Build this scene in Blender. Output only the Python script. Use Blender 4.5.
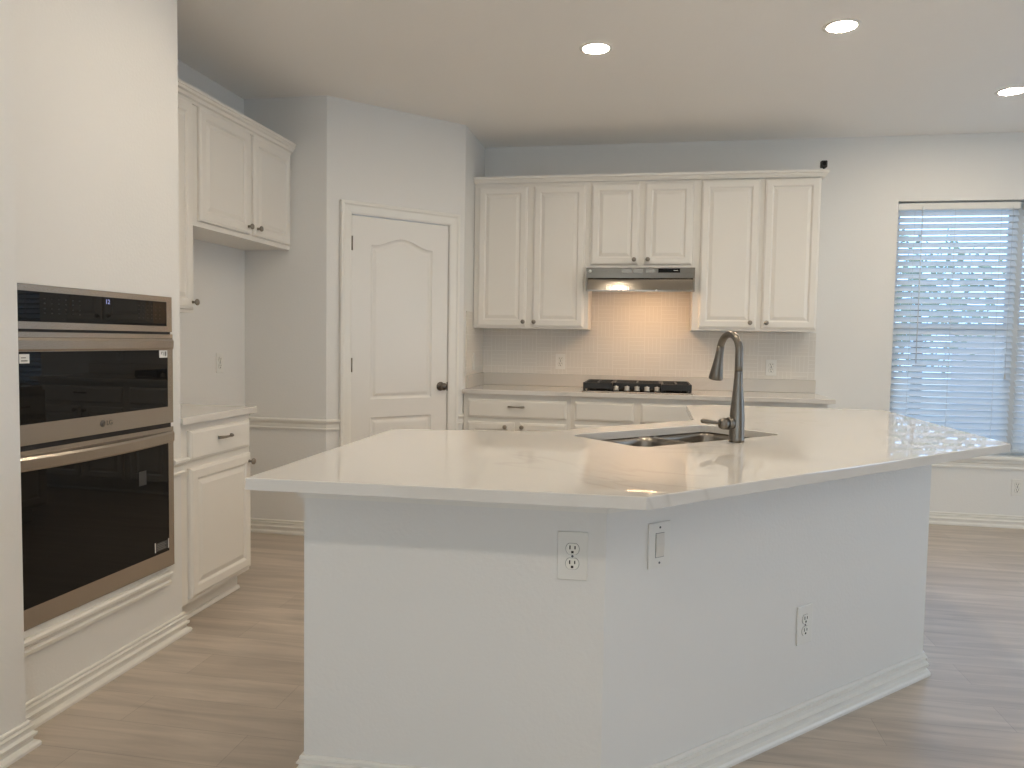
import bpy, bmesh, math, random
from mathutils import Vector, Matrix

# ------------------------------------------------------------------ clearing, camera, world, exposure
for _o in list(bpy.data.objects):
    bpy.data.objects.remove(_o, do_unlink=True)
SC = bpy.context.scene
COL = SC.collection
PI = math.pi
random.seed(7)

CEIL = 2.749
F_PX, YAW, PITCH, ROLL, CAM_Z = 762.245, 0.1786, 0.0565, 0.0163, 1.2589
def make_camera():
    cy, sy = math.cos(YAW), math.sin(YAW)
    fwd = Vector((-sy * math.cos(PITCH), cy * math.cos(PITCH), -math.sin(PITCH)))
    r0 = Vector((cy, sy, 0)); u0 = r0.cross(fwd)
    c, s = math.cos(ROLL), math.sin(ROLL)
    right = c * r0 + s * u0; up = -s * r0 + c * u0
    cam = bpy.data.cameras.new('camera'); ob = bpy.data.objects.new('camera', cam)
    COL.objects.link(ob)
    m = Matrix.Identity(4)
    for i in range(3):
        m[i][0] = right[i]; m[i][1] = up[i]; m[i][2] = -fwd[i]
    m[0][3], m[1][3], m[2][3] = 0, 0, CAM_Z
    ob.matrix_world = m
    cam.sensor_fit = 'HORIZONTAL'; cam.sensor_width = 36.0
    cam.lens = F_PX / 1024 * 36.0
    cam.clip_start = 0.02; cam.clip_end = 200
    SC.camera = ob
make_camera()

SC.view_settings.view_transform = 'Standard'
SC.view_settings.look = 'None'
SC.view_settings.gamma = 1.0
SC.view_settings.use_curve_mapping = False
SC.view_settings.exposure = -0.10
CAN_STRENGTH = 207.0          # ceiling lamps of the kitchen
LIVING_STRENGTH = 300.0       # ceiling lamps behind the camera
CAN_COLOR = (1.0, 0.847, 0.65)
LIVING_COLOR = (1.0, 0.88, 0.72)
SKY_STRENGTH = 3.7

W = bpy.data.worlds.new('sky'); SC.world = W; W.use_nodes = True
_nt = W.node_tree; _nt.nodes.clear()
_out = _nt.nodes.new('ShaderNodeOutputWorld'); _bg = _nt.nodes.new('ShaderNodeBackground')
_bg.inputs['Strength'].default_value = SKY_STRENGTH
# clear blue sky beyond the dining window (+Y), pale bright haze on the sunny side behind the camera (-Y)
_tc = _nt.nodes.new('ShaderNodeTexCoord'); _sp = _nt.nodes.new('ShaderNodeSeparateXYZ'); _mr = _nt.nodes.new('ShaderNodeMapRange')
_mr.inputs['From Min'].default_value = -0.4; _mr.inputs['From Max'].default_value = 0.5
_mx = _nt.nodes.new('ShaderNodeMix'); _mx.data_type = 'RGBA'
_mx.inputs['A'].default_value = (0.72, 0.875, 1.0, 1); _mx.inputs['B'].default_value = (0.40, 0.64, 1.0, 1)
_nt.links.new(_tc.outputs['Generated'], _sp.inputs[0]); _nt.links.new(_sp.outputs['Y'], _mr.inputs['Value'])
_nt.links.new(_mr.outputs['Result'], _mx.inputs['Factor']); _nt.links.new(_mx.outputs['Result'], _bg.inputs['Color'])
_nt.links.new(_bg.outputs[0], _out.inputs[0])

# ------------------------------------------------------------------ materials
def new_mat(name):
    m = bpy.data.materials.new(name); m.use_nodes = True
    return m, m.node_tree, m.node_tree.nodes['Principled BSDF']
def plain(name, col, rough=0.5, metal=0.0, ior=1.5, emit=None, es=0, bump=None, var=0.0, coat=0):
    m, nt, b = new_mat(name)
    b.inputs['Base Color'].default_value = (*col, 1); b.inputs['Roughness'].default_value = rough
    b.inputs['Metallic'].default_value = metal; b.inputs['IOR'].default_value = ior
    b.inputs['Coat Weight'].default_value = coat
    if emit:
        b.inputs['Emission Color'].default_value = (*emit, 1); b.inputs['Emission Strength'].default_value = es
    if bump or var:
        geo = nt.nodes.new('ShaderNodeNewGeometry')
        n = nt.nodes.new('ShaderNodeTexNoise'); n.inputs['Detail'].default_value = 3
        n.inputs['Scale'].default_value = bump[0] if bump else 4
        nt.links.new(geo.outputs['Position'], n.inputs['Vector'])
        if bump:
            bp = nt.nodes.new('ShaderNodeBump'); bp.inputs['Strength'].default_value = bump[1]
            bp.inputs['Distance'].default_value = bump[2]
            nt.links.new(n.outputs['Fac'], bp.inputs['Height']); nt.links.new(bp.outputs[0], b.inputs['Normal'])
        if var:
            n2 = nt.nodes.new('ShaderNodeTexNoise'); n2.inputs['Scale'].default_value = 1.3
            nt.links.new(geo.outputs['Position'], n2.inputs['Vector'])
            mx = nt.nodes.new('ShaderNodeMix'); mx.data_type = 'RGBA'
            mx.inputs['A'].default_value = (*[c * (1 - var) for c in col], 1)
            mx.inputs['B'].default_value = (*[min(1, c * (1 + var)) for c in col], 1)
            nt.links.new(n2.outputs['Fac'], mx.inputs['Factor']); nt.links.new(mx.outputs['Result'], b.inputs['Base Color'])
    return m

M = {}
M['wall'] = plain('wall_paint', (0.80, 0.79, 0.765), 0.55, bump=(95, 0.24, 0.003), var=0.01)
M['ceiling'] = plain('ceiling_paint', (0.93, 0.91, 0.88), 0.8, bump=(60, 0.25, 0.004))
M['trim'] = plain('trim_paint', (0.84, 0.82, 0.77), 0.32)
M['cabinet'] = plain('cabinet_paint', (0.82, 0.79, 0.735), 0.34, bump=(30, 0.05, 0.002))
M['door'] = plain('door_paint', (0.82, 0.80, 0.76), 0.35)
M['kick'] = plain('toe_kick_paint', (0.72, 0.69, 0.63), 0.45)
M['nickel'] = plain('brushed_nickel', (0.215, 0.195, 0.17), 0.33, 1.0, bump=(300, 0.1, 0.0005))
M['knob'] = plain('aged_nickel', (0.30, 0.27, 0.23), 0.28, 1.0)
M['dark_nickel'] = plain('dark_nickel', (0.13, 0.11, 0.095), 0.25, 1.0)
M['satin'] = plain('satin_knob_metal', (0.62, 0.58, 0.52), 0.45, 0.6)
M['black_glass'] = plain('black_glass', (0.008, 0.008, 0.008), 0.015, ior=1.32)
M['black'] = plain('black_iron', (0.012, 0.012, 0.012), 0.45)
M['dark'] = plain('dark_slot', (0.015, 0.013, 0.012), 0.6)
M['plate'] = plain('plate_plastic', (0.80, 0.79, 0.75), 0.35)
M['plate_in'] = plain('receptacle_plastic', (0.84, 0.83, 0.77), 0.3)
M['sticker'] = plain('white_sticker', (0.80, 0.80, 0.78), 0.5)
M['sticker_grey'] = plain('grey_print', (0.20, 0.20, 0.20), 0.5)
M['film'] = plain('clear_label_film', (0.10, 0.105, 0.11), 0.35)
M['label_reflection_grey'] = plain('label_and_reflection_grey', (0.045, 0.047, 0.05), 0.3)  # shared by the rating label and the reflection painted on the oven glass
M['emblem'] = plain('emblem_grey', (0.11, 0.10, 0.09), 0.4, 0.5)
M['lens'] = plain('lamp_lens', (0.9, 0.9, 0.9), 0.5, emit=CAN_COLOR, es=CAN_STRENGTH)
M['living_lens'] = plain('living_lamp_lens', (0.9, 0.9, 0.9), 0.5, emit=LIVING_COLOR, es=LIVING_STRENGTH)
M['hood_lens'] = plain('hood_lamp_lens', (0.9, 0.9, 0.9), 0.5, emit=(1.0, 0.62, 0.34), es=58)
M['display'] = plain('clock_display', (0.02, 0.02, 0.03), 0.3, emit=(0.45, 0.5, 1.0), es=0.9)
M['glyph'] = plain('panel_glyph', (0.013, 0.012, 0.012), 0.4)
M['bounce_ground'] = plain('pale_bounce_ground', (0.62, 0.60, 0.57), 0.9, var=0.1)
M['brick'] = plain('pale_garden_brick', (0.52, 0.50, 0.56), 0.85, var=0.15)
M['leaf'] = plain('tree_leaf', (0.14, 0.20, 0.12), 0.7, var=0.4)
M['bark'] = plain('tree_bark', (0.09, 0.065, 0.045), 0.9)
M['vinyl'] = plain('window_vinyl', (0.72, 0.72, 0.70), 0.4)
M['cord'] = plain('blind_cord', (0.70, 0.70, 0.68), 0.7)

def steel(name, col, rough, axis):
    m, nt, b = new_mat(name)
    b.inputs['Base Color'].default_value = (*col, 1); b.inputs['Metallic'].default_value = 1; b.inputs['Roughness'].default_value = rough
    tc = nt.nodes.new('ShaderNodeNewGeometry'); mp = nt.nodes.new('ShaderNodeMapping')
    sc = [420, 420, 420]; sc[axis] = 3
    mp.inputs['Scale'].default_value = sc
    n = nt.nodes.new('ShaderNodeTexNoise'); n.inputs['Scale'].default_value = 1; n.inputs['Detail'].default_value = 2
    bp = nt.nodes.new('ShaderNodeBump'); bp.inputs['Strength'].default_value = 0.12; bp.inputs['Distance'].default_value = 0.0006
    nt.links.new(tc.outputs['Position'], mp.inputs['Vector']); nt.links.new(mp.outputs[0], n.inputs['Vector'])
    nt.links.new(n.outputs['Fac'], bp.inputs['Height']); nt.links.new(bp.outputs[0], b.inputs['Normal'])
    return m
M['steel'] = steel('brushed_steel', (0.47, 0.42, 0.37), 0.27, 1)
M['steel_hood'] = steel('hood_steel', (0.36, 0.325, 0.28), 0.11, 0)
M['steel_sink'] = steel('sink_steel', (0.30, 0.27, 0.235), 0.28, 2)

def quartz(name='white_quartz', rough=0.025, ior=2.0, base=(0.73, 0.70, 0.655, 1)):
    m, nt, b = new_mat(name)
    b.inputs['Roughness'].default_value = rough; b.inputs['IOR'].default_value = ior
    geo = nt.nodes.new('ShaderNodeNewGeometry')
    n1 = nt.nodes.new('ShaderNodeTexNoise'); n1.inputs['Scale'].default_value = 1.1; n1.inputs['Detail'].default_value = 4
    n1.inputs['Distortion'].default_value = 1.2
    nt.links.new(geo.outputs['Position'], n1.inputs['Vector'])
    sub = nt.nodes.new('ShaderNodeMath'); sub.operation = 'SUBTRACT'; sub.inputs[1].default_value = 0.5
    ab = nt.nodes.new('ShaderNodeMath'); ab.operation = 'ABSOLUTE'
    nt.links.new(n1.outputs['Fac'], sub.inputs[0]); nt.links.new(sub.outputs[0], ab.inputs[0])
    rp = nt.nodes.new('ShaderNodeValToRGB')
    rp.color_ramp.elements[0].position = 0.0; rp.color_ramp.elements[0].color = (1, 1, 1, 1)
    rp.color_ramp.elements[1].position = 0.016; rp.color_ramp.elements[1].color = (0, 0, 0, 1)
    nt.links.new(ab.outputs[0], rp.inputs[0])
    n2 = nt.nodes.new('ShaderNodeTexNoise'); n2.inputs['Scale'].default_value = 1.7; n2.inputs['Detail'].default_value = 2
    nt.links.new(geo.outputs['Position'], n2.inputs['Vector'])
    rp2 = nt.nodes.new('ShaderNodeValToRGB')
    rp2.color_ramp.elements[0].position = 0.50; rp2.color_ramp.elements[1].position = 0.66
    nt.links.new(n2.outputs['Fac'], rp2.inputs[0])
    mul = nt.nodes.new('ShaderNodeMath'); mul.operation = 'MULTIPLY'
    nt.links.new(rp.outputs[0], mul.inputs[0]); nt.links.new(rp2.outputs[0], mul.inputs[1])
    mul2 = nt.nodes.new('ShaderNodeMath'); mul2.operation = 'MULTIPLY'; mul2.inputs[1].default_value = 0.22
    nt.links.new(mul.outputs[0], mul2.inputs[0])
    mx = nt.nodes.new('ShaderNodeMix'); mx.data_type = 'RGBA'
    mx.inputs['A'].default_value = base; mx.inputs['B'].default_value = (0.36, 0.33, 0.29, 1)
    nt.links.new(mul2.outputs[0], mx.inputs['Factor']); nt.links.new(mx.outputs['Result'], b.inputs['Base Color'])
    return m
M['quartz'] = quartz(); M['quartz_honed'] = quartz('honed_quartz', 0.22, 1.5, (0.61, 0.575, 0.52, 1))

def floor_mat():
    m, nt, b = new_mat('grey_brown_planks')
    geo = nt.nodes.new('ShaderNodeNewGeometry')
    br = nt.nodes.new('ShaderNodeTexBrick'); br.offset = 0.37; br.offset_frequency = 2
    br.inputs['Scale'].default_value = 1; br.inputs['Brick Width'].default_value = 1.22; br.inputs['Row Height'].default_value = 0.18
    br.inputs['Mortar Size'].default_value = 0.0011; br.inputs['Mortar Smooth'].default_value = 0.3; br.inputs['Bias'].default_value = 0
    br.inputs['Color1'].default_value = (0.56, 0.485, 0.41, 1); br.inputs['Color2'].default_value = (0.49, 0.42, 0.352, 1)
    br.inputs['Mortar'].default_value = (0.37, 0.315, 0.265, 1)
    nt.links.new(geo.outputs['Position'], br.inputs['Vector'])
    mp = nt.nodes.new('ShaderNodeMapping'); mp.inputs['Scale'].default_value = (1.6, 17, 1)
    n = nt.nodes.new('ShaderNodeTexNoise'); n.inputs['Scale'].default_value = 1.0; n.inputs['Detail'].default_value = 6
    n.inputs['Roughness'].default_value = 0.6; n.inputs['Distortion'].default_value = 0.6
    nt.links.new(geo.outputs['Position'], mp.inputs['Vector']); nt.links.new(mp.outputs[0], n.inputs['Vector'])
    rp = nt.nodes.new('ShaderNodeValToRGB')
    rp.color_ramp.elements[0].position = 0.25; rp.color_ramp.elements[0].color = (0.70, 0.70, 0.70, 1)
    rp.color_ramp.elements[1].position = 0.75; rp.color_ramp.elements[1].color = (1.18, 1.17, 1.16, 1)
    nt.links.new(n.outputs['Fac'], rp.inputs[0])
    mx = nt.nodes.new('ShaderNodeMix'); mx.data_type = 'RGBA'; mx.blend_type = 'MULTIPLY'; mx.inputs['Factor'].default_value = 1
    nt.links.new(br.outputs['Color'], mx.inputs['A']); nt.links.new(rp.outputs[0], mx.inputs['B'])
    nt.links.new(mx.outputs['Result'], b.inputs['Base Color'])
    b.inputs['Roughness'].default_value = 0.36
    bp = nt.nodes.new('ShaderNodeBump'); bp.inputs['Strength'].default_value = 0.15; bp.inputs['Distance'].default_value = 0.002
    nt.links.new(n.outputs['Fac'], bp.inputs['Height']); nt.links.new(bp.outputs[0], b.inputs['Normal'])
    return m
M['floor'] = floor_mat()

def tile_mat():
    # square tiles whose relief lines run upright and level in turn, like a basket weave
    m, nt, b = new_mat('woven_tile')
    geo = nt.nodes.new('ShaderNodeNewGeometry'); sep = nt.nodes.new('ShaderNodeSeparateXYZ')
    nt.links.new(geo.outputs['Position'], sep.inputs[0])
    def mt(op, a, c=None):
        n = nt.nodes.new('ShaderNodeMath'); n.operation = op
        for k, v in enumerate((a, c)):
            if v is None: continue
            if isinstance(v, (int, float)): n.inputs[k].default_value = v
            else: nt.links.new(v, n.inputs[k])
        return n.outputs[0]
    hx = mt('ADD', sep.outputs['X'], sep.outputs['Y'])
    u = mt('DIVIDE', mt('ADD', hx, 20.03), 0.118); v = mt('DIVIDE', sep.outputs['Z'], 0.118)
    chk = mt('MODULO', mt('ADD', mt('FLOOR', u), mt('FLOOR', v)), 2.0)
    fu = mt('FRACT', mt('MULTIPLY', u, 4.0)); fv = mt('FRACT', mt('MULTIPLY', v, 4.0))
    lu = mt('LESS_THAN', fu, 0.10); lv = mt('LESS_THAN', fv, 0.10)
    line = mt('ADD', mt('MULTIPLY', lu, chk), mt('MULTIPLY', lv, mt('SUBTRACT', 1.0, chk)))
    edge = mt('MAXIMUM', mt('LESS_THAN', mt('FRACT', u), 0.035), mt('LESS_THAN', mt('FRACT', v), 0.035))
    tot = mt('MINIMUM', mt('ADD', line, edge), 1.0)
    mx = nt.nodes.new('ShaderNodeMix'); mx.data_type = 'RGBA'
    mx.inputs['A'].default_value = (0.72, 0.685, 0.63, 1); mx.inputs['B'].default_value = (0.80, 0.77, 0.72, 1)
    nt.links.new(tot, mx.inputs['Factor']); nt.links.new(mx.outputs['Result'], b.inputs['Base Color'])
    b.inputs['Roughness'].default_value = 0.5
    bp = nt.nodes.new('ShaderNodeBump'); bp.inputs['Strength'].default_value = 0.5; bp.inputs['Distance'].default_value = 0.002; bp.invert = False
    nt.links.new(tot, bp.inputs['Height']); nt.links.new(bp.outputs[0], b.inputs['Normal'])
    return m
M['tile'] = tile_mat()

def slat_mat():
    m, nt, b = new_mat('white_slat')
    b.inputs['Base Color'].default_value = (0.80, 0.82, 0.84, 1); b.inputs['Roughness'].default_value = 0.4
    tr = nt.nodes.new('ShaderNodeBsdfTranslucent'); tr.inputs['Color'].default_value = (0.88, 0.92, 0.95, 1)
    mx = nt.nodes.new('ShaderNodeMixShader'); mx.inputs[0].default_value = 0.6
    out = nt.nodes['Material Output']
    nt.links.new(b.outputs[0], mx.inputs[1]); nt.links.new(tr.outputs[0], mx.inputs[2]); nt.links.new(mx.outputs[0], out.inputs['Surface'])
    return m
M['slat'] = slat_mat()

def glass_mat():
    m, nt, b = new_mat('window_glass')
    gl = nt.nodes.new('ShaderNodeBsdfGlossy'); gl.inputs['Roughness'].default_value = 0.02
    tr = nt.nodes.new('ShaderNodeBsdfTransparent'); tr.inputs['Color'].default_value = (0.95, 0.97, 0.98, 1)
    fr = nt.nodes.new('ShaderNodeFresnel'); fr.inputs['IOR'].default_value = 1.45
    mx = nt.nodes.new('ShaderNodeMixShader')
    nt.links.new(fr.outputs[0], mx.inputs[0]); nt.links.new(tr.outputs[0], mx.inputs[1]); nt.links.new(gl.outputs[0], mx.inputs[2])
    nt.links.new(mx.outputs[0], nt.nodes['Material Output'].inputs['Surface'])
    return m
M['glass'] = glass_mat()

# ------------------------------------------------------------------ mesh helpers
def box(bm, x0, x1, y0, y1, z0, z1, bev=0.0, seg=2):
    b = bmesh.new()
    vs = [b.verts.new((x, y, z)) for x in (x0, x1) for y in (y0, y1) for z in (z0, z1)]
    for f in ((0, 1, 3, 2), (4, 6, 7, 5), (0, 4, 5, 1), (2, 3, 7, 6), (0, 2, 6, 4), (1, 5, 7, 3)):
        b.faces.new([vs[i] for i in f])
    if bev:
        bmesh.ops.bevel(b, geom=list(b.edges), offset=bev, segments=seg, affect='EDGES', profile=0.5)
    merge(bm, b)
    return bm
def merge(bm, b, mat=None):
    if mat is not None: bmesh.ops.transform(b, matrix=mat, verts=b.verts)
    mp = {v: bm.verts.new(v.co) for v in b.verts}
    for f in b.faces:
        try: nf = bm.faces.new([mp[v] for v in f.verts]); nf.smooth = f.smooth
        except ValueError: pass
    b.free()
def prism(bm, poly, a0, a1, axis='z'):
    """poly: list of 2D points; extruded a0..a1 along axis. axis x -> (y,z); y -> (x,z); z -> (x,y)."""
    def P(p, a):
        return {'x': (a, p[0], p[1]), 'y': (p[0], a, p[1]), 'z': (p[0], p[1], a)}[axis]
    lo = [bm.verts.new(P(p, a0)) for p in poly]; hi = [bm.verts.new(P(p, a1)) for p in poly]
    n = len(poly)
    bm.faces.new(lo); bm.faces.new(list(reversed(hi)))
    for i in range(n):
        bm.faces.new((lo[i], hi[i], hi[(i + 1) % n], lo[(i + 1) % n]))
    return bm
def lathe(bm, prof, n=24, mat=None, smooth=True):
    """prof: list of (r, z)."""
    b = bmesh.new(); rings = []
    for r, z in prof:
        if r < 1e-6: rings.append([b.verts.new((0, 0, z))])
        else: rings.append([b.verts.new((r * math.cos(2 * PI * i / n), r * math.sin(2 * PI * i / n), z)) for i in range(n)])
    for a, c in zip(rings, rings[1:]):
        for i in range(n):
            j = (i + 1) % n
            if len(a) == 1 and len(c) == 1: continue
            if len(a) == 1: f = b.faces.new((a[0], c[i], c[j]))
            elif len(c) == 1: f = b.faces.new((a[i], a[j], c[0]))
            else: f = b.faces.new((a[i], a[j], c[j], c[i]))
            f.smooth = smooth
    merge(bm, b, mat)
    return bm
def tube(bm, pts, rad, n=16, cap=True):
    pts = [Vector(p) for p in pts]
    if isinstance(rad, (int, float)): rad = [rad] * len(pts)
    prev = None; rings = []
    for i, p in enumerate(pts):
        t = (pts[min(i + 1, len(pts) - 1)] - pts[max(i - 1, 0)]).normalized()
        if prev is None:
            a = Vector((0, 0, 1)) if abs(t.z) < 0.9 else Vector((1, 0, 0))
            u = t.cross(a).normalized()
        else:
            u = (prev - t * prev.dot(t)).normalized()
        prev = u; w = t.cross(u)
        rings.append([bm.verts.new(p + (u * math.cos(2 * PI * k / n) + w * math.sin(2 * PI * k / n)) * rad[i]) for k in range(n)])
    for a, c in zip(rings, rings[1:]):
        for k in range(n):
            f = bm.faces.new((a[k], a[(k + 1) % n], c[(k + 1) % n], c[k])); f.smooth = True
    if cap:
        bm.faces.new(list(reversed(rings[0]))); bm.faces.new(rings[-1])
    return bm
def sweep(bm, path, prof):
    """profile (out, z) along an open xy path; 'out' points to the right of the walking direction; mitred."""
    P = [Vector((*p, 0)) for p in path]; rows = []
    for i, p in enumerate(P):
        d0 = (P[i] - P[i - 1]).normalized() if i else None
        d1 = (P[i + 1] - P[i]).normalized() if i < len(P) - 1 else None
        n0 = Vector((d0.y, -d0.x, 0)) if d0 else None; n1 = Vector((d1.y, -d1.x, 0)) if d1 else None
        if n0 is None: m = n1
        elif n1 is None: m = n0
        else:
            m = (n0 + n1); m = m / (m.dot(n0))
        rows.append([bm.verts.new(p + m * o + Vector((0, 0, z))) for o, z in prof])
    k = len(prof)
    for a, c in zip(rows, rows[1:]):
        for j in range(k):
            bm.faces.new((a[j], c[j], c[(j + 1) % k], a[(j + 1) % k]))
    bm.faces.new(rows[0]); bm.faces.new(list(reversed(rows[-1])))
    return bm
def loft(bm, loops, fill=True):
    """closed loops with the same count, joined one after another; last one filled."""
    R = [[bm.verts.new(p) for p in l] for l in loops]
    n = len(R[0])
    for a, c in zip(R, R[1:]):
        for i in range(n):
            bm.faces.new((a[i], a[(i + 1) % n], c[(i + 1) % n], c[i]))
    if fill: bm.faces.new(R[-1])
    return R
def obj(name, bm, mat, parent=None, loc=None, autosmooth=False):
    bmesh.ops.recalc_face_normals(bm, faces=list(bm.faces))
    me = bpy.data.meshes.new(name); bm.to_mesh(me); bm.free()
    o = bpy.data.objects.new(name, me); COL.objects.link(o)
    me.materials.append(M[mat] if isinstance(mat, str) else mat)
    if parent: o.parent = parent
    if loc: o.location = loc
    return o
def thing(name, label, cat, loc=(0, 0, 0), rz=0.0, group=None):
    o = bpy.data.objects.new(name, None); COL.objects.link(o); o.empty_display_size = 0.1
    o.location = loc; o.rotation_euler = (0, 0, rz); o['label'] = label; o['category'] = cat
    if group: o['group'] = group
    return o
def tag(o, label, cat, group=None):
    o['label'] = label; o['category'] = cat
    if group: o['group'] = group
    return o
def struct(name, bm, mat, parent=None, label=None):
    o = obj(name, bm, mat, parent)
    if parent is None: o['kind'] = 'structure'
    if label: o['label'] = label
    return o
B = bmesh.new
def text_bm(txt, size, extrude=0.0004):
    cu = bpy.data.curves.new('t', 'FONT'); cu.body = txt; cu.size = size; cu.extrude = extrude; cu.align_x = 'CENTER'; cu.align_y = 'CENTER'
    to = bpy.data.objects.new('t', cu); COL.objects.link(to)
    dg = bpy.context.evaluated_depsgraph_get(); me = bpy.data.meshes.new_from_object(to.evaluated_get(dg))
    bpy.data.objects.remove(to); bm = bmesh.new(); bm.from_mesh(me); bpy.data.meshes.remove(me)
    return bm

# ------------------------------------------------------------------ fixed measures of the room
XT, XL, YN, XN, XP, YP, YB = -1.9245, -2.5547, 4.5032, -2.0006, -1.3004, 5.2414, 5.8662
XNEAR, YNEAR = -1.832, 1.952          # nearer strip of the left wall
TY1 = 2.876                           # right corner of the oven wall
XR, YR = 4.8, -3.5                    # far sides of the room, out of the frame
PA = math.atan2(YP - YN, XP - XN)     # angle of the pantry wall
PLEN = math.hypot(YP - YN, XP - XN)
WX0, WX1, WX2, WX3, WZ0, WZ1 = 1.705, 2.505, 2.545, 3.345, 0.505, 2.291

# ------------------------------------------------------------------ setting
bm = B(); box(bm, -2.9, XR + 0.15, YR - 0.15, YB + 0.15, -0.08, 0); struct('floor', bm, 'floor')
bm = B(); box(bm, -2.9, XR + 0.15, YR - 0.15, YB + 0.15, CEIL, CEIL + 0.1); struct('ceiling', bm, 'ceiling')
# back wall with one opening for the pair of windows
bm = B()
T = 0.15
box(bm, XP - 0.12, WX0, YB, YB + T, 0, CEIL); box(bm, WX3, XR + T, YB, YB + T, 0, CEIL)
box(bm, WX0, WX3, YB, YB + T, 0, WZ0 - 0.03); box(bm, WX0, WX3, YB, YB + T, WZ1, CEIL)
struct('wall_back', bm, 'wall')
bm = B(); box(bm, XL - 0.12, XL, TY1 - 0.14, YN + 0.12, 0, CEIL); struct('wall_left', bm, 'wall')
bm = B(); box(bm, XL, XN - 0.055, YN, YN + 0.12, 0, CEIL)
prism(bm, [(XN - 0.055, YN), (XN, YN), (XN - 0.06, YN + 0.063), (XN - 0.06, YN + 0.12), (XN - 0.055, YN + 0.12)], 0, CEIL)
struct('wall_alcove', bm, 'wall')
# angled pantry wall, in its own frame: x along, y into the wall
D0, D1, DTOP = 0.1663, 0.8898, 2.046
bm = B(); box(bm, 0, D0 - 0.02, 0.0, 0.11, 0, CEIL); box(bm, D1 + 0.02, PLEN, 0.0, 0.11, 0, CEIL); box(bm, D0 - 0.02, D1 + 0.02, 0.0, 0.11, DTOP + 0.02, CEIL)
pw = struct('wall_pantry', bm, 'wall'); pw.location = (XN, YN, 0); pw.rotation_euler = (0, 0, PA)
bm = B(); prism(bm, [(XP, YP), (XP, YB), (XP - 0.1, YB), (XP - 0.1, YP - 0.02)], 0, CEIL); struct('wall_pantry_side', bm, 'wall')
# nearer strip of the left wall and the wall that holds the ovens
bm = B(); box(bm, XNEAR - 0.12, XNEAR, YR, YNEAR, 0, CEIL); struct('wall_left_near', bm, 'wall')
OY0, OY1, OZ0, OZ1 = 2.006, 2.798, 0.316, 1.4135
bm = B()
box(bm, XT - 0.1, XT, YNEAR, OY0, 0, CEIL); box(bm, XT - 0.1, XT, OY1, TY1, 0, CEIL)
box(bm, XT - 0.1, XT, OY0, OY1, OZ1, CEIL); box(bm, XT - 0.1, XT, OY0, OY1, 0, OZ0)
box(bm, XL - 0.12, XT - 0.1, TY1 - 0.07, TY1, 0, CEIL); box(bm, XL - 0.1, XT - 0.1, YNEAR - 0.1, YNEAR - 0.02, 0, CEIL)
struct('wall_oven_front', bm, 'wall')
# out-of-frame sides of the room with their openings
bm = B()
box(bm, XR, XR + T, YR, 2.0, 0, CEIL); box(bm, XR, XR + T, 4.0, YB, 0, CEIL); box(bm, XR, XR + T, 2.0, 4.0, 0, 0.5); box(bm, XR, XR + T, 2.0, 4.0, 2.2, CEIL)
struct('wall_right', bm, 'wall')
bm = B()
for a, b_ in ((-2.9, -1.3), (0.2, 1.1), (2.6, XR + T)): box(bm, a, b_, YR - T, YR, 0, CEIL)
for a, b_ in ((-1.3, 0.2), (1.1, 2.6)): box(bm, a, b_, YR - T, YR, 0, 0.6); box(bm, a, b_, YR - T, YR, 2.08, CEIL)
struct('wall_rear', bm, 'wall')

# baseboards and other trim
ca, sa = math.cos(PA), math.sin(PA)
def on_pantry(t, d=0.0): return (XN + ca * t + sa * d, YN + sa * t - ca * d)   # d = out of the wall
BASE = [(0, 0), (0.027, 0), (0.028, 0.010), (0.024, 0.017), (0.013, 0.021), (0.012, 0.031), (0.020, 0.037), (0.021, 0.046), (0.011, 0.051),
        (0.010, 0.061), (0.0155, 0.065), (0.016, 0.070), (0.005, 0.0725), (0.006, 0.0755), (0.0095, 0.078), (0.009, 0.084), (0.006, 0.087), (0, 0.087)]
def baseboard(name, path):
    bm = B(); sweep(bm, path, BASE); return struct('baseboard_' + name, bm, 'trim')
E1 = 0.0008
baseboard('left_near', [(XNEAR + E1, -3.4), (XNEAR + E1, YNEAR + E1), (XNEAR - 0.05, YNEAR + E1)])
baseboard('oven', [(XT + E1, YNEAR + 0.032), (XT + E1, TY1 + E1), (XT - 0.02, TY1 + E1)])
baseboard('alcove', [(XL + 0.03, YN - E1), (XN - 0.0, YN - E1), on_pantry(0.0845, E1)])
baseboard('back', [(1.21, YB - E1), (XR, YB - E1)])
RAIL = [(0, 0.672), (0.010, 0.674), (0.012, 0.684), (0.007, 0.690), (0.008, 0.712), (0.014, 0.722), (0.024, 0.728), (0.026, 0.738), (0.020, 0.744), (0, 0.745)]
bm = B(); sweep(bm, [(XL + 0.02, YN - E1), (XN, YN - E1), on_pantry(0.0845, E1)], RAIL); struct('trim_1', bm, 'trim', label='white chair rail on the alcove wall left of the pantry door')
bm = B(); sweep(bm, [on_pantry(0.967, E1), on_pantry(PLEN + 0.0, E1)], [(o, z - 0.01) for o, z in RAIL]); struct('trim_2', bm, 'trim', label='short end of chair rail right of the pantry door')
bm = B(); sweep(bm, [(XT + E1, OY1 + 0.004), (XT + E1, TY1 + E1), (XT - 0.012, TY1 + E1)], [(o, z + 0.004) for o, z in RAIL]); struct('trim_3', bm, 'trim', label='short chair rail piece on the wall right of the ovens')
LEDGE = [(0, 0.238), (0.012, 0.24), (0.014, 0.252), (0.008, 0.258), (0.009, 0.268), (0.020, 0.276), (0.022, 0.288), (0.016, 0.294), (0, 0.294)]
bm = B(); sweep(bm, [(XT + E1, YNEAR + 0.03), (XT + E1, OY1 - 0.012)], LEDGE); struct('trim_4', bm, 'trim', label='white moulding on the wall under the lower oven')
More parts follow.
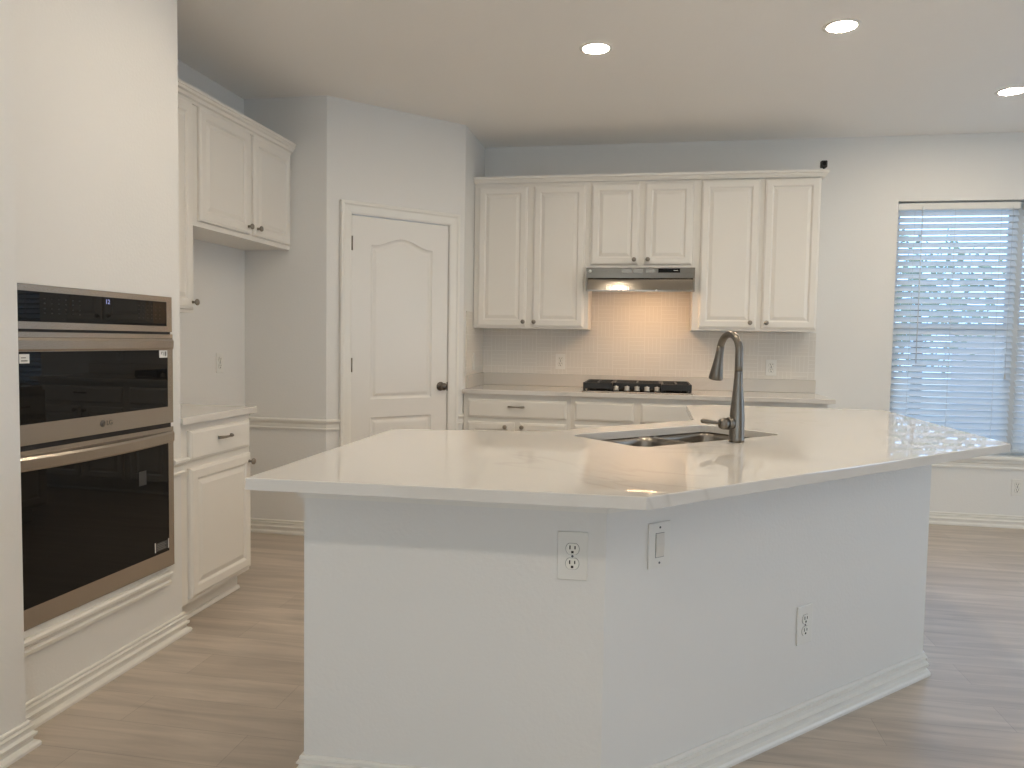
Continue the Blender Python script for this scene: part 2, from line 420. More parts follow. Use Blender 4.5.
# pantry door casing, one mitred frame
CAS = [(0, 0.0), (0.0, -0.008), (0.012, -0.012), (0.050, -0.016), (0.060, -0.023), (0.074, -0.023), (0.079, -0.016), (0.079, 0.0)]
bm = B()
ci = 0.002
L, R_, TT = D0 - ci, D1 + ci, DTOP + ci
rows = []
for k, (o, y) in enumerate(CAS):
    rows.append([(L - o, y - E1, 0.0), (L - o, y - E1, TT + o), (R_ + o, y - E1, TT + o), (R_ + o, y - E1, 0.0)])
V = [[bm.verts.new(p) for p in r] for r in rows]
for a, c in zip(V, V[1:] + V[:1]):
    for i in range(3): bm.faces.new((a[i], a[i + 1], c[i + 1], c[i]))
bm.faces.new([r[0] for r in V]); bm.faces.new([r[3] for r in V])
o = struct('trim_5', bm, 'trim', label='white moulded casing around the pantry door'); o.location = (XN, YN, 0); o.rotation_euler = (0, 0, PA)

# pantry door: two-panel, the upper panel with an arched head
def arch_loop(x0, x1, z0, zs, rise, inset, y, n=18):
    pts = [(x0 + inset, y, z0 + inset), (x1 - inset, y, z0 + inset)]
    for i in range(n + 1):
        t = i / n; x = x1 - inset - t * (x1 - x0 - 2 * inset)
        s = abs(2 * t - 1); h = 0.5 + 0.5 * math.cos(PI * min(1, s * 1.06)) if rise else 0
        pts.append((x, y, zs - inset + rise * h))
    return pts
def make_door():
    d = thing('door', 'white two panel pantry door with arched upper panel', 'door', (XN, YN, 0), PA)
    d.name = 'door_1'; d['kind'] = 'structure'
    bm = B(); x0, x1, z0, z1, yf, yb = D0 + 0.003, D1 - 0.003, 0.012, DTOP - 0.004, 0.004, 0.042
    panels = [(0.3105 - 0.006, 0.757 + 0.006, 0.862, 1.862, 0.056), (0.3105 - 0.006, 0.757 + 0.006, 0.215, 0.742, 0.0)]
    outer = [(x0, yf, z0), (x1, yf, z0), (x1, yf, z1), (x0, yf, z1)]
    ov = [bm.verts.new(p) for p in outer]; edges = [bm.edges.new((ov[i], ov[(i + 1) % 4])) for i in range(4)]
    holes = []
    for (a, c, e, f, r) in panels:
        lp = [bm.verts.new(p) for p in arch_loop(a, c, e, f, r, 0, yf)]
        holes.append(lp); edges += [bm.edges.new((lp[i], lp[(i + 1) % len(lp)])) for i in range(len(lp))]
    bmesh.ops.triangle_fill(bm, use_beauty=True, use_dissolve=False, edges=edges)
    for lp, (a, c, e, f, r) in zip(holes, panels):
        prev = lp
        for ins, dy in ((0.006, 0.006), (0.014, 0.009), (0.020, 0.009), (0.034, 0.003), (0.042, 0.0015)):
            cur = [bm.verts.new(p) for p in arch_loop(a, c, e, f, r, ins, yf + dy)]
            for i in range(len(cur)):
                bm.faces.new((prev[i], prev[(i + 1) % len(cur)], cur[(i + 1) % len(cur)], cur[i]))
            prev = cur
        bm.faces.new(prev)
    bk = [bm.verts.new((p[0], yb, p[2])) for p in outer]
    for i in range(4): bm.faces.new((ov[i], ov[(i + 1) % 4], bk[(i + 1) % 4], bk[i]))
    bm.faces.new(bk)
    obj('door_slab', bm, 'door', d)
    for z in (0.30, 1.088, 1.863):
        bm = B(); tube(bm, [(D0 + 0.001, -0.006, z - 0.045), (D0 + 0.001, -0.006, z + 0.045)], 0.0065, 10); box(bm, D0 - 0.004, D0 + 0.006, -0.003, 0.006, z - 0.044, z + 0.044)
        obj('hinge', bm, 'knob', d)
    bm = B(); rotk = Matrix.Translation((0.836, yf, 0.936)) @ Matrix.Rotation(PI / 2, 4, 'X')
    lathe(bm, [(0, 0), (0.031, 0), (0.031, 0.004), (0.024, 0.009), (0.012, 0.013), (0.0105, 0.030), (0.016, 0.037), (0.024, 0.044), (0.0255, 0.052), (0.021, 0.060), (0.010, 0.064), (0, 0.065)], 24, rotk)
    obj('door_knob', bm, 'dark_nickel', d)
    bm = B(); box(bm, D1 - 0.004, D1 + 0.0015, -0.001, 0.02, 0.905, 0.965); obj('strike_plate', bm, 'dark', d)
    bm = B(); box(bm, D0 - 0.019, D0, 0.0, 0.1, 0, DTOP + 0.02); box(bm, D1, D1 + 0.019, 0.0, 0.1, 0, DTOP + 0.02); box(bm, D0, D1, 0.0, 0.1, DTOP, DTOP + 0.019)
    obj('door_jamb', bm, 'trim', d)
make_door()

# ------------------------------------------------------------------ windows and blinds
def make_window(n, x0, x1, y=5.965):
    bm = B()
    def rect(a, b_, z0, z1, w, y0, y1):
        box(bm, a, a + w, y0, y1, z0, z1); box(bm, b_ - w, b_, y0, y1, z0, z1); box(bm, a + w, b_ - w, y0, y1, z0, z0 + w); box(bm, a + w, b_ - w, y0, y1, z1 - w, z1)
    rect(x0, x1, WZ0, WZ1 - 0.001, 0.024, y, y + 0.05)
    zm = (WZ0 + WZ1) / 2
    rect(x0 + 0.0245, x1 - 0.0245, zm - 0.02, WZ1 - 0.0255, 0.024, y + 0.022, y + 0.045)
    rect(x0 + 0.0245, x1 - 0.0245, WZ0 + 0.0245, zm + 0.02, 0.024, y + 0.001, y + 0.021)
    w = struct('window_%d' % n, bm, 'vinyl')
    bm = B(); box(bm, x0 + 0.0485, x1 - 0.0485, y + 0.031, y + 0.035, zm + 0.004, WZ1 - 0.0495); box(bm, x0 + 0.0485, x1 - 0.0485, y + 0.009, y + 0.013, WZ0 + 0.0485, zm - 0.004)
    obj('window_pane', bm, 'glass', w)
    return w
make_window(1, WX0 + 0.001, WX1 + 0.02); make_window(2, WX2 - 0.02, WX3 - 0.001)
# sill board with moulded apron
bm = B(); box(bm, WX0 - 0.05, WX3 + 0.05, YB - 0.036, YB - E1, WZ0 - 0.028, WZ0, 0.006); box(bm, WX0 + 0.001, WX3 - 0.001, YB - E1, YB + T - 0.002, WZ0 - 0.028, WZ0 - 0.0005)
struct('trim_6', bm, 'trim', label='white window sill board')
bm = B(); sweep(bm, [(WX0 - 0.03, YB - E1), (WX3 + 0.03, YB - E1)], [(0, 0.408), (0.010, 0.410), (0.012, 0.422), (0.008, 0.430), (0.010, 0.446), (0.020, 0.458), (0.022, 0.4755), (0, 0.4755)])
struct('trim_7', bm, 'trim', label='moulded apron under the window sill')

def make_blind(x0, x1, label):
    yc = YB + 0.046
    r = thing('window_blind', label, 'blind', ((x0 + x1) / 2, yc, WZ0 + 0.02))
    cx, cz = (x0 + x1) / 2, WZ0 + 0.02
    h = (x1 - x0) / 2
    top = WZ1 - 0.006 - cz
    bm = B(); box(bm, -h, h, -0.030, 0.028, top - 0.052, top - 0.006, 0.003); obj('headrail', bm, 'plate', r)
    n = 38; z0, z1 = 0.052, top - 0.075; tilt = math.radians(49); wd = 0.0245
    bm = B()
    for i in range(n):
        z = z0 + (z1 - z0) * i / (n - 1)
        pts = []
        for k in range(5):
            s = -1 + k * 0.5; c = 0.0032 * (1 - s * s)
            pts.append((s * wd * math.cos(tilt) - c * math.sin(tilt), z + s * wd * math.sin(tilt) + c * math.cos(tilt)))
        poly = pts + [(p[0] + 0.0022 * math.sin(tilt), p[1] - 0.0026) for p in reversed(pts)]
        prism(bm, poly, -h, h, 'x')
    obj('slats', bm, 'slat', r)
    bm = B(); box(bm, -h, h, -0.025, 0.025, 0.006, 0.026, 0.004); obj('bottom_rail', bm, 'slat', r)
    for fx in (-0.72, -0.05, 0.70):
        for dy in (-0.0285, 0.0285):
            bm = B(); tube(bm, [(fx * h, dy, 0.012), (fx * h, dy, top - 0.04)], 0.0011, 6); obj('ladder_cord', bm, 'cord', r)
    bm = B(); tube(bm, [(-0.60 * h, -0.036, 0.62), (-0.60 * h, -0.037, top - 0.03)], 0.0032, 8); obj('tilt_wand', bm, 'cord', r)
    bm = B(); tube(bm, [(0.88 * h, -0.034, 0.55), (0.88 * h, -0.034, top - 0.03)], 0.0014, 6); lathe(bm, [(0, 0.52), (0.007, 0.525), (0.005, 0.555), (0, 0.56)], 10, Matrix.Translation((0.88 * h, -0.034, 0)))
    obj('lift_cord', bm, 'cord', r)
make_blind(WX0 + 0.006, WX1 - 0.005, 'white slatted blind in the left window, its slats half open')
make_blind(WX2 - 0.010, WX3 - 0.006, 'white slatted blind at the right edge, only its left ends in view')

# ------------------------------------------------------------------ cabinets
def raised_loops(x0, x1, z0, z1, t, stile=0.052, raised=True):
    """front faces -y; back at y=0, face at y=-t"""
    def R(i, y): return [(x0 + i, y, z0 + i), (x1 - i, y, z0 + i), (x1 - i, y, z1 - i), (x0 + i, y, z1 - i)]
    L = [R(0, 0), R(0, -t + 0.009), R(0.003, -t + 0.0045), R(0.010, -t + 0.002), R(0.013, -t)]
    if raised:
        L += [R(stile - 0.006, -t), R(stile, -t + 0.003), R(stile + 0.004, -t + 0.0075), R(stile + 0.009, -t + 0.0075), R(stile + 0.026, -t + 0.0015), R(stile + 0.030, -t)]
    return L
def front_bm(x0, x1, z0, z1, t=0.02, raised=True):
    bm = B(); R = loft(bm, raised_loops(x0, x1, z0, z1, t, raised=raised)); bm.faces.new(R[0]); return bm
def knob_bm(x, z, t=0.02):
    bm = B(); lathe(bm, [(0, 0), (0.008, 0), (0.0065, 0.004), (0.0055, 0.011), (0.010, 0.016), (0.0155, 0.021), (0.016, 0.026), (0.0125, 0.031), (0.005, 0.033), (0, 0.033)], 18,
                  Matrix.Translation((x, -t, z)) @ Matrix.Rotation(PI / 2, 4, 'X'))
    return bm
def pull_bm(x, z, t=0.02, w=0.11):
    bm = B(); pts = []; rad = []
    for i in range(13):
        s = -1 + i / 6; pts.append((x + s * w / 2, -t - 0.004 - 0.022 * (1 - s ** 4), z)); rad.append(0.0075 - 0.0025 * (1 - abs(s)))
    tube(bm, pts, rad, 10)
    return bm
def add_front(root, kind, x0, x1, z0, z1, knob=None, pull=None, raised=True):
    d = obj(kind, front_bm(x0, x1, z0, z1, raised=raised), 'cabinet', root)
    if knob: obj('knob', knob_bm(*knob), 'knob', d)
    if pull: obj('pull', pull_bm(*pull), 'knob', d)
    return d
def wall_cabinet(label, loc, rz, w, z0, z1, depth, fronts, right_end=True):
    r = thing('wall_cabinet', label, 'cabinet', (loc[0], loc[1], z0), rz)
    bm = B(); box(bm, 0, w, 0.0, depth, 0, z1 - z0)
    obj('carcass', bm, 'cabinet', r)
    for f in fronts: add_front(r, f[0], f[1], f[2], f[3] - z0, f[4] - z0, (f[5][0], f[5][1] - z0) if f[5] else None)
    return r
UY = 5.527
UD = YB - UY - 0.002
def X(x, x0): return x - x0
# upper row on the back wall
x0 = XP + 0.004
wall_cabinet('tall white two door wall cabinet in the corner left of the range hood', (x0, UY), 0, -0.4495 - x0, 1.352, 2.42, UD,
             [('door', X(-1.264, x0), X(-0.902, x0), 1.364, 2.378, (X(-0.919, x0), 1.400)), ('door', X(-0.855, x0), X(-0.482, x0), 1.364, 2.378, (X(-0.838, x0), 1.400))])
x0 = -0.4485
wall_cabinet('short white two door wall cabinet above the steel range hood', (x0, UY), 0, 0.280 - x0, 1.792, 2.42, UD,
             [('door', X(-0.438, x0), X(-0.101, x0), 1.813, 2.386, (X(-0.130, x0), 1.847)), ('door', X(-0.064, x0), X(0.268, x0), 1.813, 2.386, (X(-0.035, x0), 1.848))])
x0 = 0.281
wall_cabinet('tall white two door wall cabinet right of the range hood, nearest the window', (x0, UY), 0, 1.114 - x0, 1.355, 2.42, UD,
             [('door', X(0.325, x0), X(0.716, x0), 1.371, 2.395, (X(0.672, x0), 1.411)), ('door', X(0.748, x0), X(1.108, x0), 1.371, 2.395, (X(0.780, x0), 1.411))])
CROWN = [(0, 2.402), (0.022, 2.402), (0.024, 2.409), (0.028, 2.413), (0.032, 2.425), (0.040, 2.430), (0.042, 2.446), (0, 2.446)]
LCROWN = [(0, 2.392), (0.010, 2.392), (0.012, 2.404), (0.024, 2.409), (0.027, 2.424), (0.038, 2.430), (0.040, 2.441), (0.046, 2.444), (0.046, 2.457), (0, 2.457)]
bm = B(); sweep(bm, [(XP + 0.002, UY - 0.0005), (1.1148, UY - 0.0005), (1.1148, YB - 0.004)], CROWN)
box(bm, XP + 0.002, 1.114, UY, YB - 0.003, 2.4205, 2.44)
struct('trim_8', bm, 'cabinet', label='cream crown strip along the top of the back wall cabinets')
# uppers on the left wall (local x runs along +Y of the room)
UXL = -2.245; ULD = UXL - XL - 0.002
y0 = TY1 + 0.004
wall_cabinet('tall white wall cabinet with one door, half hidden behind the oven wall', (UXL, y0), PI / 2, 3.467 - y0, 1.372, 2.43, ULD,
             [('door', 0.03, 3.448 - y0, 1.388, 2.392, (3.432 - y0, 1.424))])
y0 = 3.4685
wall_cabinet('short white two door wall cabinet high above the empty fridge space', (UXL, y0), PI / 2, YN - 0.003 - y0, 1.8045, 2.43, ULD,
             [('door', 3.507 - y0, 3.992 - y0, 1.832, 2.392, (3.965 - y0, 1.872)), ('door', 4.036 - y0, 4.478 - y0, 1.832, 2.392, (4.066 - y0, 1.874))])
bm = B(); sweep(bm, [(UXL + 0.0005, TY1 + 0.004), (UXL + 0.0005, YN - 0.004)], LCROWN)
box(bm, XL + 0.004, UXL, TY1 + 0.004, YN - 0.004, 2.4305, 2.45)
struct('trim_9', bm, 'cabinet', label='cream crown strip along the top of the left wall cabinets')

def base_cabinet(label, loc, rz, w, depth, fronts, end_stile=0.0, cat='cabinet'):
    r = thing('base_cabinet', label, cat, (loc[0], loc[1], 0), rz)
    bm = B(); prism(bm, [(0, 0.1), (0, 0.8835), (depth, 0.8835), (depth, 0.002), (0.066, 0.002), (0.066, 0.1)], 0, w, 'x')
    obj('carcass', bm, 'cabinet', r)
    bm = B(); sweep(bm, [(0.004, 0.0655), (w, 0.0655)], [(0, 0.001), (0.016, 0.001), (0.015, 0.009), (0.009, 0.017), (0, 0.018)]); obj('shoe_moulding', bm, 'trim', r)
    for f in fronts: add_front(r, f[0], f[1], f[2], f[3], f[4], f[5], f[6], raised=(f[0] == 'door'))
    return r
BY = 5.26; BD = YB - BY - 0.002
x0 = XP + 0.004
base_cabinet('white base cabinet with one wide drawer over two doors, beside the pantry wall', (x0, BY), 0, -0.531 - x0, BD,
    [('drawer_front', X(-1.262, x0), X(-0.561, x0), 0.717, 0.845, None, (X(-0.913, x0), 0.797)),
     ('door', X(-1.262, x0), X(-0.925, x0), 0.115, 0.685, (X(-0.989, x0), 0.655), None), ('door', X(-0.888, x0), X(-0.561, x0), 0.115, 0.685, (X(-0.870, x0), 0.657), None)])
x0 = -0.530
base_cabinet('white base cabinet with two blank drawer fronts, under the black cooktop', (x0, BY), 0, 0.318 - x0, BD,
    [('drawer_front', X(-0.502, x0), X(-0.100, x0), 0.716, 0.846, None, None), ('drawer_front', X(-0.053, x0), X(0.288, x0), 0.716, 0.846, None, None),
     ('door', X(-0.502, x0), X(-0.100, x0), 0.115, 0.685, (X(-0.135, x0), 0.655), None), ('door', X(-0.053, x0), X(0.288, x0), 0.115, 0.685, (X(-0.020, x0), 0.655), None)])
x0 = 0.319
base_cabinet('white base cabinet at the window end of the back counter, mostly behind the island', (x0, BY), 0, 1.15 - x0, BD,
    [('drawer_front', X(0.350, x0), X(1.118, x0), 0.717, 0.845, None, (X(0.735, x0), 0.797)),
     ('door', X(0.350, x0), X(0.716, x0), 0.115, 0.685, (X(0.690, x0), 0.655), None), ('door', X(0.752, x0), X(1.118, x0), 0.115, 0.685, (X(0.778, x0), 0.655), None)])
y0 = TY1 + 0.004; BXL = -1.942
base_cabinet('white base cabinet with a drawer over one door, right of the ovens', (BXL, y0), PI / 2, 3.457 - y0, BXL - XL - 0.002,
    [('drawer_front', 2.944 - y0, 3.437 - y0, 0.720, 0.852, None, (3.203 - y0, 0.800)), ('door', 2.944 - y0, 3.446 - y0, 0.120, 0.690, (3.424 - y0, 0.650), None)])

# ------------------------------------------------------------------ worktops
def slab(name, poly, z0, z1, label, cat='countertop', bev=0.003, hole=None):
    bm = B()
    if hole is None:
        prism(bm, poly, z0, z1)
    else:
        for z in (z0, z1):
            es = []
            for lp in (poly, hole):
                vs = [bm.verts.new((p[0], p[1], z)) for p in lp]
                es += [bm.edges.new((vs[i], vs[(i + 1) % len(vs)])) for i in range(len(vs))]
            bmesh.ops.triangle_fill(bm, use_beauty=True, use_dissolve=False, edges=es)
        for lp in (poly, hole):
            n = len(lp)
            for i in range(n):
                a, c = lp[i], lp[(i + 1) % n]
                bm.faces.new([bm.verts.new(p) for p in ((*a, z0), (*c, z0), (*c, z1), (*a, z1))])
        bmesh.ops.remove_doubles(bm, verts=bm.verts, dist=1e-5)
    bmesh.ops.recalc_face_normals(bm, faces=list(bm.faces))
    if bev:
        es = [e for e in bm.edges if len(e.link_faces) == 2 and e.calc_face_angle(0) > 0.3 and abs(e.verts[0].co.z - z1) < 1e-6 and abs(e.verts[1].co.z - z1) < 1e-6]
        bmesh.ops.bevel(bm, geom=es, offset=bev, segments=2, affect='EDGES', profile=0.5)
    return tag(obj(name, bm, 'quartz'), label, cat)
CT, CTB = 0.914, 0.8845
slab('countertop', [(XP + 0.001, 5.2185), (1.19, 5.2185), (1.19, YB - 0.001), (XP + 0.001, YB - 0.001), (XP + 0.001, YP), (XP - 0.02, YP - 0.024)][:4], CTB, CT, 'long white quartz counter on the back wall under the cooktop')
slab('countertop', [(XL + 0.001, TY1 + 0.001), (-1.914, TY1 + 0.001), (-1.914, 3.487), (XL + 0.001, 3.487)], CTB, CT, 'short white quartz counter beside the ovens')
# low stone upstand and tile splashback
bm = B(); box(bm, XP + 0.0005, 1.19, YB - 0.021, YB - 0.0005, CT + 0.0005, 1.008, 0.002); box(bm, XP + 0.0005, XP + 0.02, 5.315, YB - 0.0215, CT + 0.0005, 1.008, 0.002)
tag(obj('stone_upstand', bm, 'quartz_honed'), 'low quartz upstand along the back of the cooktop counter', 'upstand')
bm = B(); box(bm, XP + 0.009, 1.183, YB - 0.0085, YB - 0.0005, 1.009, 1.351); box(bm, -0.448, 0.280, YB - 0.0085, YB - 0.0005, 1.3505, 1.7905)
box(bm, XP + 0.0005, XP + 0.0085, 5.305, YB - 0.0005, 1.009, 1.351); box(bm, XP + 0.0005, XP + 0.0085, 5.305, UY - 0.047, 1.351, 1.466)
tag(obj('tile_splashback', bm, 'tile'), 'cream ribbed tile splashback between back counter and wall cabinets', 'splashback')

# ------------------------------------------------------------------ island
IS_TOP = [(-0.966, 1.703), (0.0, 1.720), (1.303, 3.046), (1.266, 4.462), (0.335, 4.462), (0.205, 4.325), (0.203, 3.537), (-0.330, 2.955), (-0.45, 2.872), (-0.967, 2.790)]
R2 = math.sqrt(0.5)
SK0, SK1, TK0, TK1 = 1.785, 2.540, 1.812, 2.195           # sink opening in the diagonal frame
def st(s, t): return ((s - t) * R2, (s + t) * R2)
def rrect(s0, s1, t0, t1, r, n=6):
    pts = []
    for cx, cy, a0 in ((s1 - r, t0 + r, -90), (s1 - r, t1 - r, 0), (s0 + r, t1 - r, 90), (s0 + r, t0 + r, 180)):
        for i in range(n + 1):
            a = math.radians(a0 + 90 * i / n); pts.append((cx + r * math.cos(a), cy + r * math.sin(a)))
    return pts
slab('countertop', IS_TOP, CTB, CT, 'large angled white quartz counter on the island with sink cutout', hole=[st(*p) for p in rrect(SK0, SK1, TK0, TK1, 0.05)])
FRONT = [(-0.931, 2.70), (-0.931, 1.952), (-0.100, 1.965), (1.064, 3.117), (1.064, 4.40)]
isl = thing('kitchen_island', 'white angled kitchen island with outlets and baseboard, under the large quartz counter', 'island', (0.0, 2.6, 0.0))
def rel(pts): return [(p[0], p[1] - 2.6) for p in pts]
WALLP = [(0, 0.0015), (0, 0.883), (-0.11, 0.883), (-0.11, 0.0015)]
bm = B(); sweep(bm, rel(FRONT)[::-1], [(-o, z) for o, z in WALLP]) if False else sweep(bm, rel(FRONT), [(o, z) for o, z in WALLP])
obj('half_wall', bm, 'wall', isl)
bm = B(); sweep(bm, rel(FRONT), [(0.0005, 0.8195), (0.012, 0.8195), (0.012, 0.8835), (0.0005, 0.8835)]); obj('apron_strip', bm, 'trim', isl)
bm = B(); sweep(bm, rel(FRONT), [(o + 0.0005, z) for o, z in BASE]); obj('baseboard', bm, 'trim', isl)
# kitchen side of the island: toe kick, carcass face, doors and drawers
def island_front(a, c, n):
    a, c = Vector((*a, 0)), Vector((*c, 0)); d = c - a; w = d.length; ang = math.atan2(d.y, d.x)
    mat = Matrix.Translation((a.x, a.y - 2.6, 0)) @ Matrix.Rotation(ang, 4, 'Z')
    b = B(); box(b, 0.001, w - 0.001, 0.0, 0.018, 0.1, 0.883); box(b, 0.06, w - 0.06, 0.065, 0.08, 0.002, 0.1); bm = B(); merge(bm, b, mat); obj('face_frame', bm, 'cabinet', isl)
    step = w / n
    for i in range(n):
        u0, u1 = i * step + 0.025, (i + 1) * step - 0.025
        for kind, z0, z1, rs in (('drawer_front', 0.717, 0.845, False), ('door', 0.115, 0.685, True)):
            b = front_bm(u0, u1, z0, z1, raised=rs); bm = B(); merge(bm, b, mat); d_ = obj(kind, bm, 'cabinet', isl)
            b = knob_bm(u1 - 0.03, 0.655) if rs else pull_bm((u0 + u1) / 2, 0.78); bm = B(); merge(bm, b, mat); obj('knob' if rs else 'pull', bm, 'knob', d_)
island_front((-0.45, 2.80), (-0.815, 2.74), 1)
island_front((0.245, 3.50), (-0.36, 2.87), 2)
island_front((0.245, 4.39), (0.245, 3.54), 2)

# undermount double bowl sink, in the diagonal frame
sk = thing('kitchen_sink', 'undermount double bowl steel sink set into the island counter', 'sink', (*st((SK0 + SK1) / 2, (TK0 + TK1) / 2), CTB - 0.205), PI / 4)
hs, ht, topz = (SK1 - SK0) / 2, (TK1 - TK0) / 2, 0.2035
SDIV = 0.035
def bowl(s0, s1, t0, t1):
    bm = B()
    def lp(i, z, r): return [(p[0], p[1], z) for p in rrect(s0 + i, s1 - i, t0 + i, t1 - i, r)]
    loft(bm, [lp(-0.012, topz - 0.006, 0.05), lp(-0.006, topz - 0.0005, 0.05), lp(0.0, topz - 0.001, 0.05), lp(0.004, topz - 0.02, 0.05), lp(0.010, 0.045, 0.055), lp(0.020, 0.018, 0.055), lp(0.045, 0.006, 0.05), lp(0.075, 0.004, 0.04)])
    for f in bm.faces: f.smooth = True
    return bm
zz = -0.028
for s0, s1 in ((-hs - 0.006, SDIV - 0.014), (SDIV + 0.014, hs + 0.006)):
    bmx = bowl(s0, s1, -ht - 0.004, ht + 0.004); bl = obj('bowl', bmx, 'steel_sink', sk); bl.modifiers.new('s', 'SOLIDIFY').thickness = -0.001
    bm = B(); lathe(bm, [(0, 0.0055), (0.020, 0.0055), (0.024, 0.009), (0.042, 0.010), (0.044, 0.006), (0, 0.0045)], 24, Matrix.Translation(((s0 + s1) / 2, 0.0, 0))); obj('drain', bm, 'steel_sink', bl)

# faucet
FB = (0.309, 2.792)
fa = thing('faucet', 'tall brushed nickel gooseneck faucet with side lever by the sink', 'faucet', (*FB, CT), 0)
dirv = Vector((-0.50, 0.866, 0)); side = Vector((-0.86, -0.50, 0))
bm = B(); lathe(bm, [(0, 0.0006), (0.0275, 0.0006), (0.0275, 0.010), (0.0265, 0.012), (0.0265, 0.020), (0.0268, 0.030), (0.0262, 0.085), (0.0235, 0.125), (0.0190, 0.175), (0.0162, 0.205), (0.0150, 0.225), (0.0143, 0.2505)], 32)
obj('body', bm, 'nickel', fa)
pts = [Vector((0, 0, 0.2505)), Vector((0, 0, 0.27)), Vector((0, 0, 0.29))]
Rg = 0.057; cz = 0.320
for i in range(0, 21):
    a = PI - math.radians(180 + 0) * i / 20 * 0.90
    pts.append(dirv * (Rg + Rg * math.cos(a)) + Vector((0, 0, cz + Rg * 1.08 * math.sin(a))))
bm = B(); tube(bm, pts, [0.0143 - 0.0012 * min(1, k / 8) for k in range(len(pts))], 18); obj('spout', bm, 'nickel', fa)
end = pts[-1]; tdir = (pts[-1] - pts[-2]).normalized()
tdir = (tdir * 0.45 + Vector((0, 0, -1)) * 0.55 + dirv * 0.05).normalized()
bm = B(); ps = [end + tdir * k for k in (-0.004, 0.02, 0.045, 0.075, 0.105, 0.122, 0.126)]
tube(bm, ps, [0.0131, 0.0138, 0.0155, 0.0190, 0.0235, 0.0260, 0.0245], 22); obj('spray_head', bm, 'nickel', fa)
hub0 = Vector((0, 0, 0.066)) + side * 0.020
bm = B(); tube(bm, [hub0, hub0 + side * 0.022], 0.0225, 20); tube(bm, [hub0 + side * 0.0235, hub0 + side * 0.040, hub0 + side * 0.050, hub0 + side * 0.054], [0.0215, 0.0208, 0.0165, 0.006], 20); obj('valve_hub', bm, 'nickel', fa)
bm = B(); h1 = hub0 + side * 0.036
tube(bm, [h1, h1 + side * 0.03 + Vector((0, 0, 0.004)), h1 + side * 0.066 + Vector((0, 0, 0.009)), h1 + side * 0.088 + Vector((0, 0, 0.012)), h1 + side * 0.094 + Vector((0, 0, 0.013))], [0.006, 0.0058, 0.0085, 0.0088, 0.004], 12); obj('lever', bm, 'nickel', fa)

# ------------------------------------------------------------------ cooktop
CX0, CX1, CY0, CY1 = -0.463, 0.292, 5.285, 5.790
ck = thing('gas_cooktop', 'black gas cooktop with five steel knobs on the back counter', 'cooktop', ((CX0 + CX1) / 2, (CY0 + CY1) / 2, CT))
hw, hd = (CX1 - CX0) / 2, (CY1 - CY0) / 2
bm = B(); box(bm, -hw, hw, -hd, hd, 0.0006, 0.008, 0.003); obj('top_plate', bm, 'steel', ck)
bm = B(); box(bm, -hw + 0.012, hw - 0.012, -hd + 0.012, hd - 0.012, 0.0112, 0.0135, 0.001); obj('glass_panel', bm, 'black_glass', ck)
for (bx, by, br_) in ((-0.25, 0.12, 0.04), (-0.25, -0.11, 0.034), (0.0, 0.09, 0.052), (0.25, 0.12, 0.034), (0.25, -0.11, 0.045)):
    bm = B(); lathe(bm, [(0, 0.0137), (br_ + 0.012, 0.0137), (br_ + 0.010, 0.020), (br_, 0.022), (br_, 0.031), (br_ - 0.005, 0.034), (0, 0.034)], 22, Matrix.Translation((bx, by, 0))); obj('burner', bm, 'black', ck)
for gx0, gx1, fy in ((-hw + 0.008, -0.1660, -hd + 0.014), (-0.1655, 0.1655, -hd + 0.085), (0.1660, hw - 0.008, -hd + 0.014)):
    bm = B(); z0, z1 = 0.030, 0.066; bk = hd - 0.016
    box(bm, gx0, gx1, fy, fy + 0.016, z0 - 0.008, z1, 0.004); box(bm, gx0, gx1, bk - 0.016, bk, z0, z1, 0.004)
    box(bm, gx0, gx0 + 0.016, fy + 0.014, bk - 0.014, z0, z1, 0.004); box(bm, gx1 - 0.016, gx1, fy + 0.014, bk - 0.014, z0, z1, 0.004)
    mid = (gx0 + gx1) / 2; box(bm, mid - 0.007, mid + 0.007, fy + 0.014, bk - 0.014, z0 + 0.002, z1 + 0.002, 0.003)
    for yy in (fy + 0.25 * (bk - fy), fy + 0.5 * (bk - fy), fy + 0.75 * (bk - fy)): box(bm, gx0 + 0.014, gx1 - 0.014, yy - 0.006, yy + 0.006, z0 + 0.002, z1 + 0.002, 0.003)
    for ax in (gx0 + 0.001, gx1 - 0.017):
        for ay in (fy + 0.001, bk - 0.017): box(bm, ax, ax + 0.016, ay, ay + 0.016, 0.0137, z0 + 0.004)
    obj('grate', bm, 'black', ck)
for kx in (-0.228, -0.152, -0.084, -0.016, 0.053):
    bm = B(); lathe(bm, [(0, 0.0137), (0.0195, 0.0137), (0.0195, 0.020), (0.0165, 0.026), (0.0175, 0.040), (0.0165, 0.043), (0, 0.043)], 18, Matrix.Translation((kx - (CX0 + CX1) / 2, -hd + 0.046, 0)))
    box(bm, kx - (CX0 + CX1) / 2 - 0.003, kx - (CX0 + CX1) / 2 + 0.003, -hd + 0.030, -hd + 0.062, 0.0425, 0.047); obj('knob', bm, 'satin', ck)

# ------------------------------------------------------------------ range hood
HX0, HX1, HY0, HZ0, HZ1 = -0.4575, 0.2875, 5.388, 1.616, 1.7915
hd_ = thing('range_hood', 'stainless steel under cabinet range hood with lit underside above cooktop', 'range hood', ((HX0 + HX1) / 2, HY0, HZ0))
w2 = (HX1 - HX0) / 2; dep = YB - HY0 - 0.010; zh = HZ1 - HZ0
bm = B()
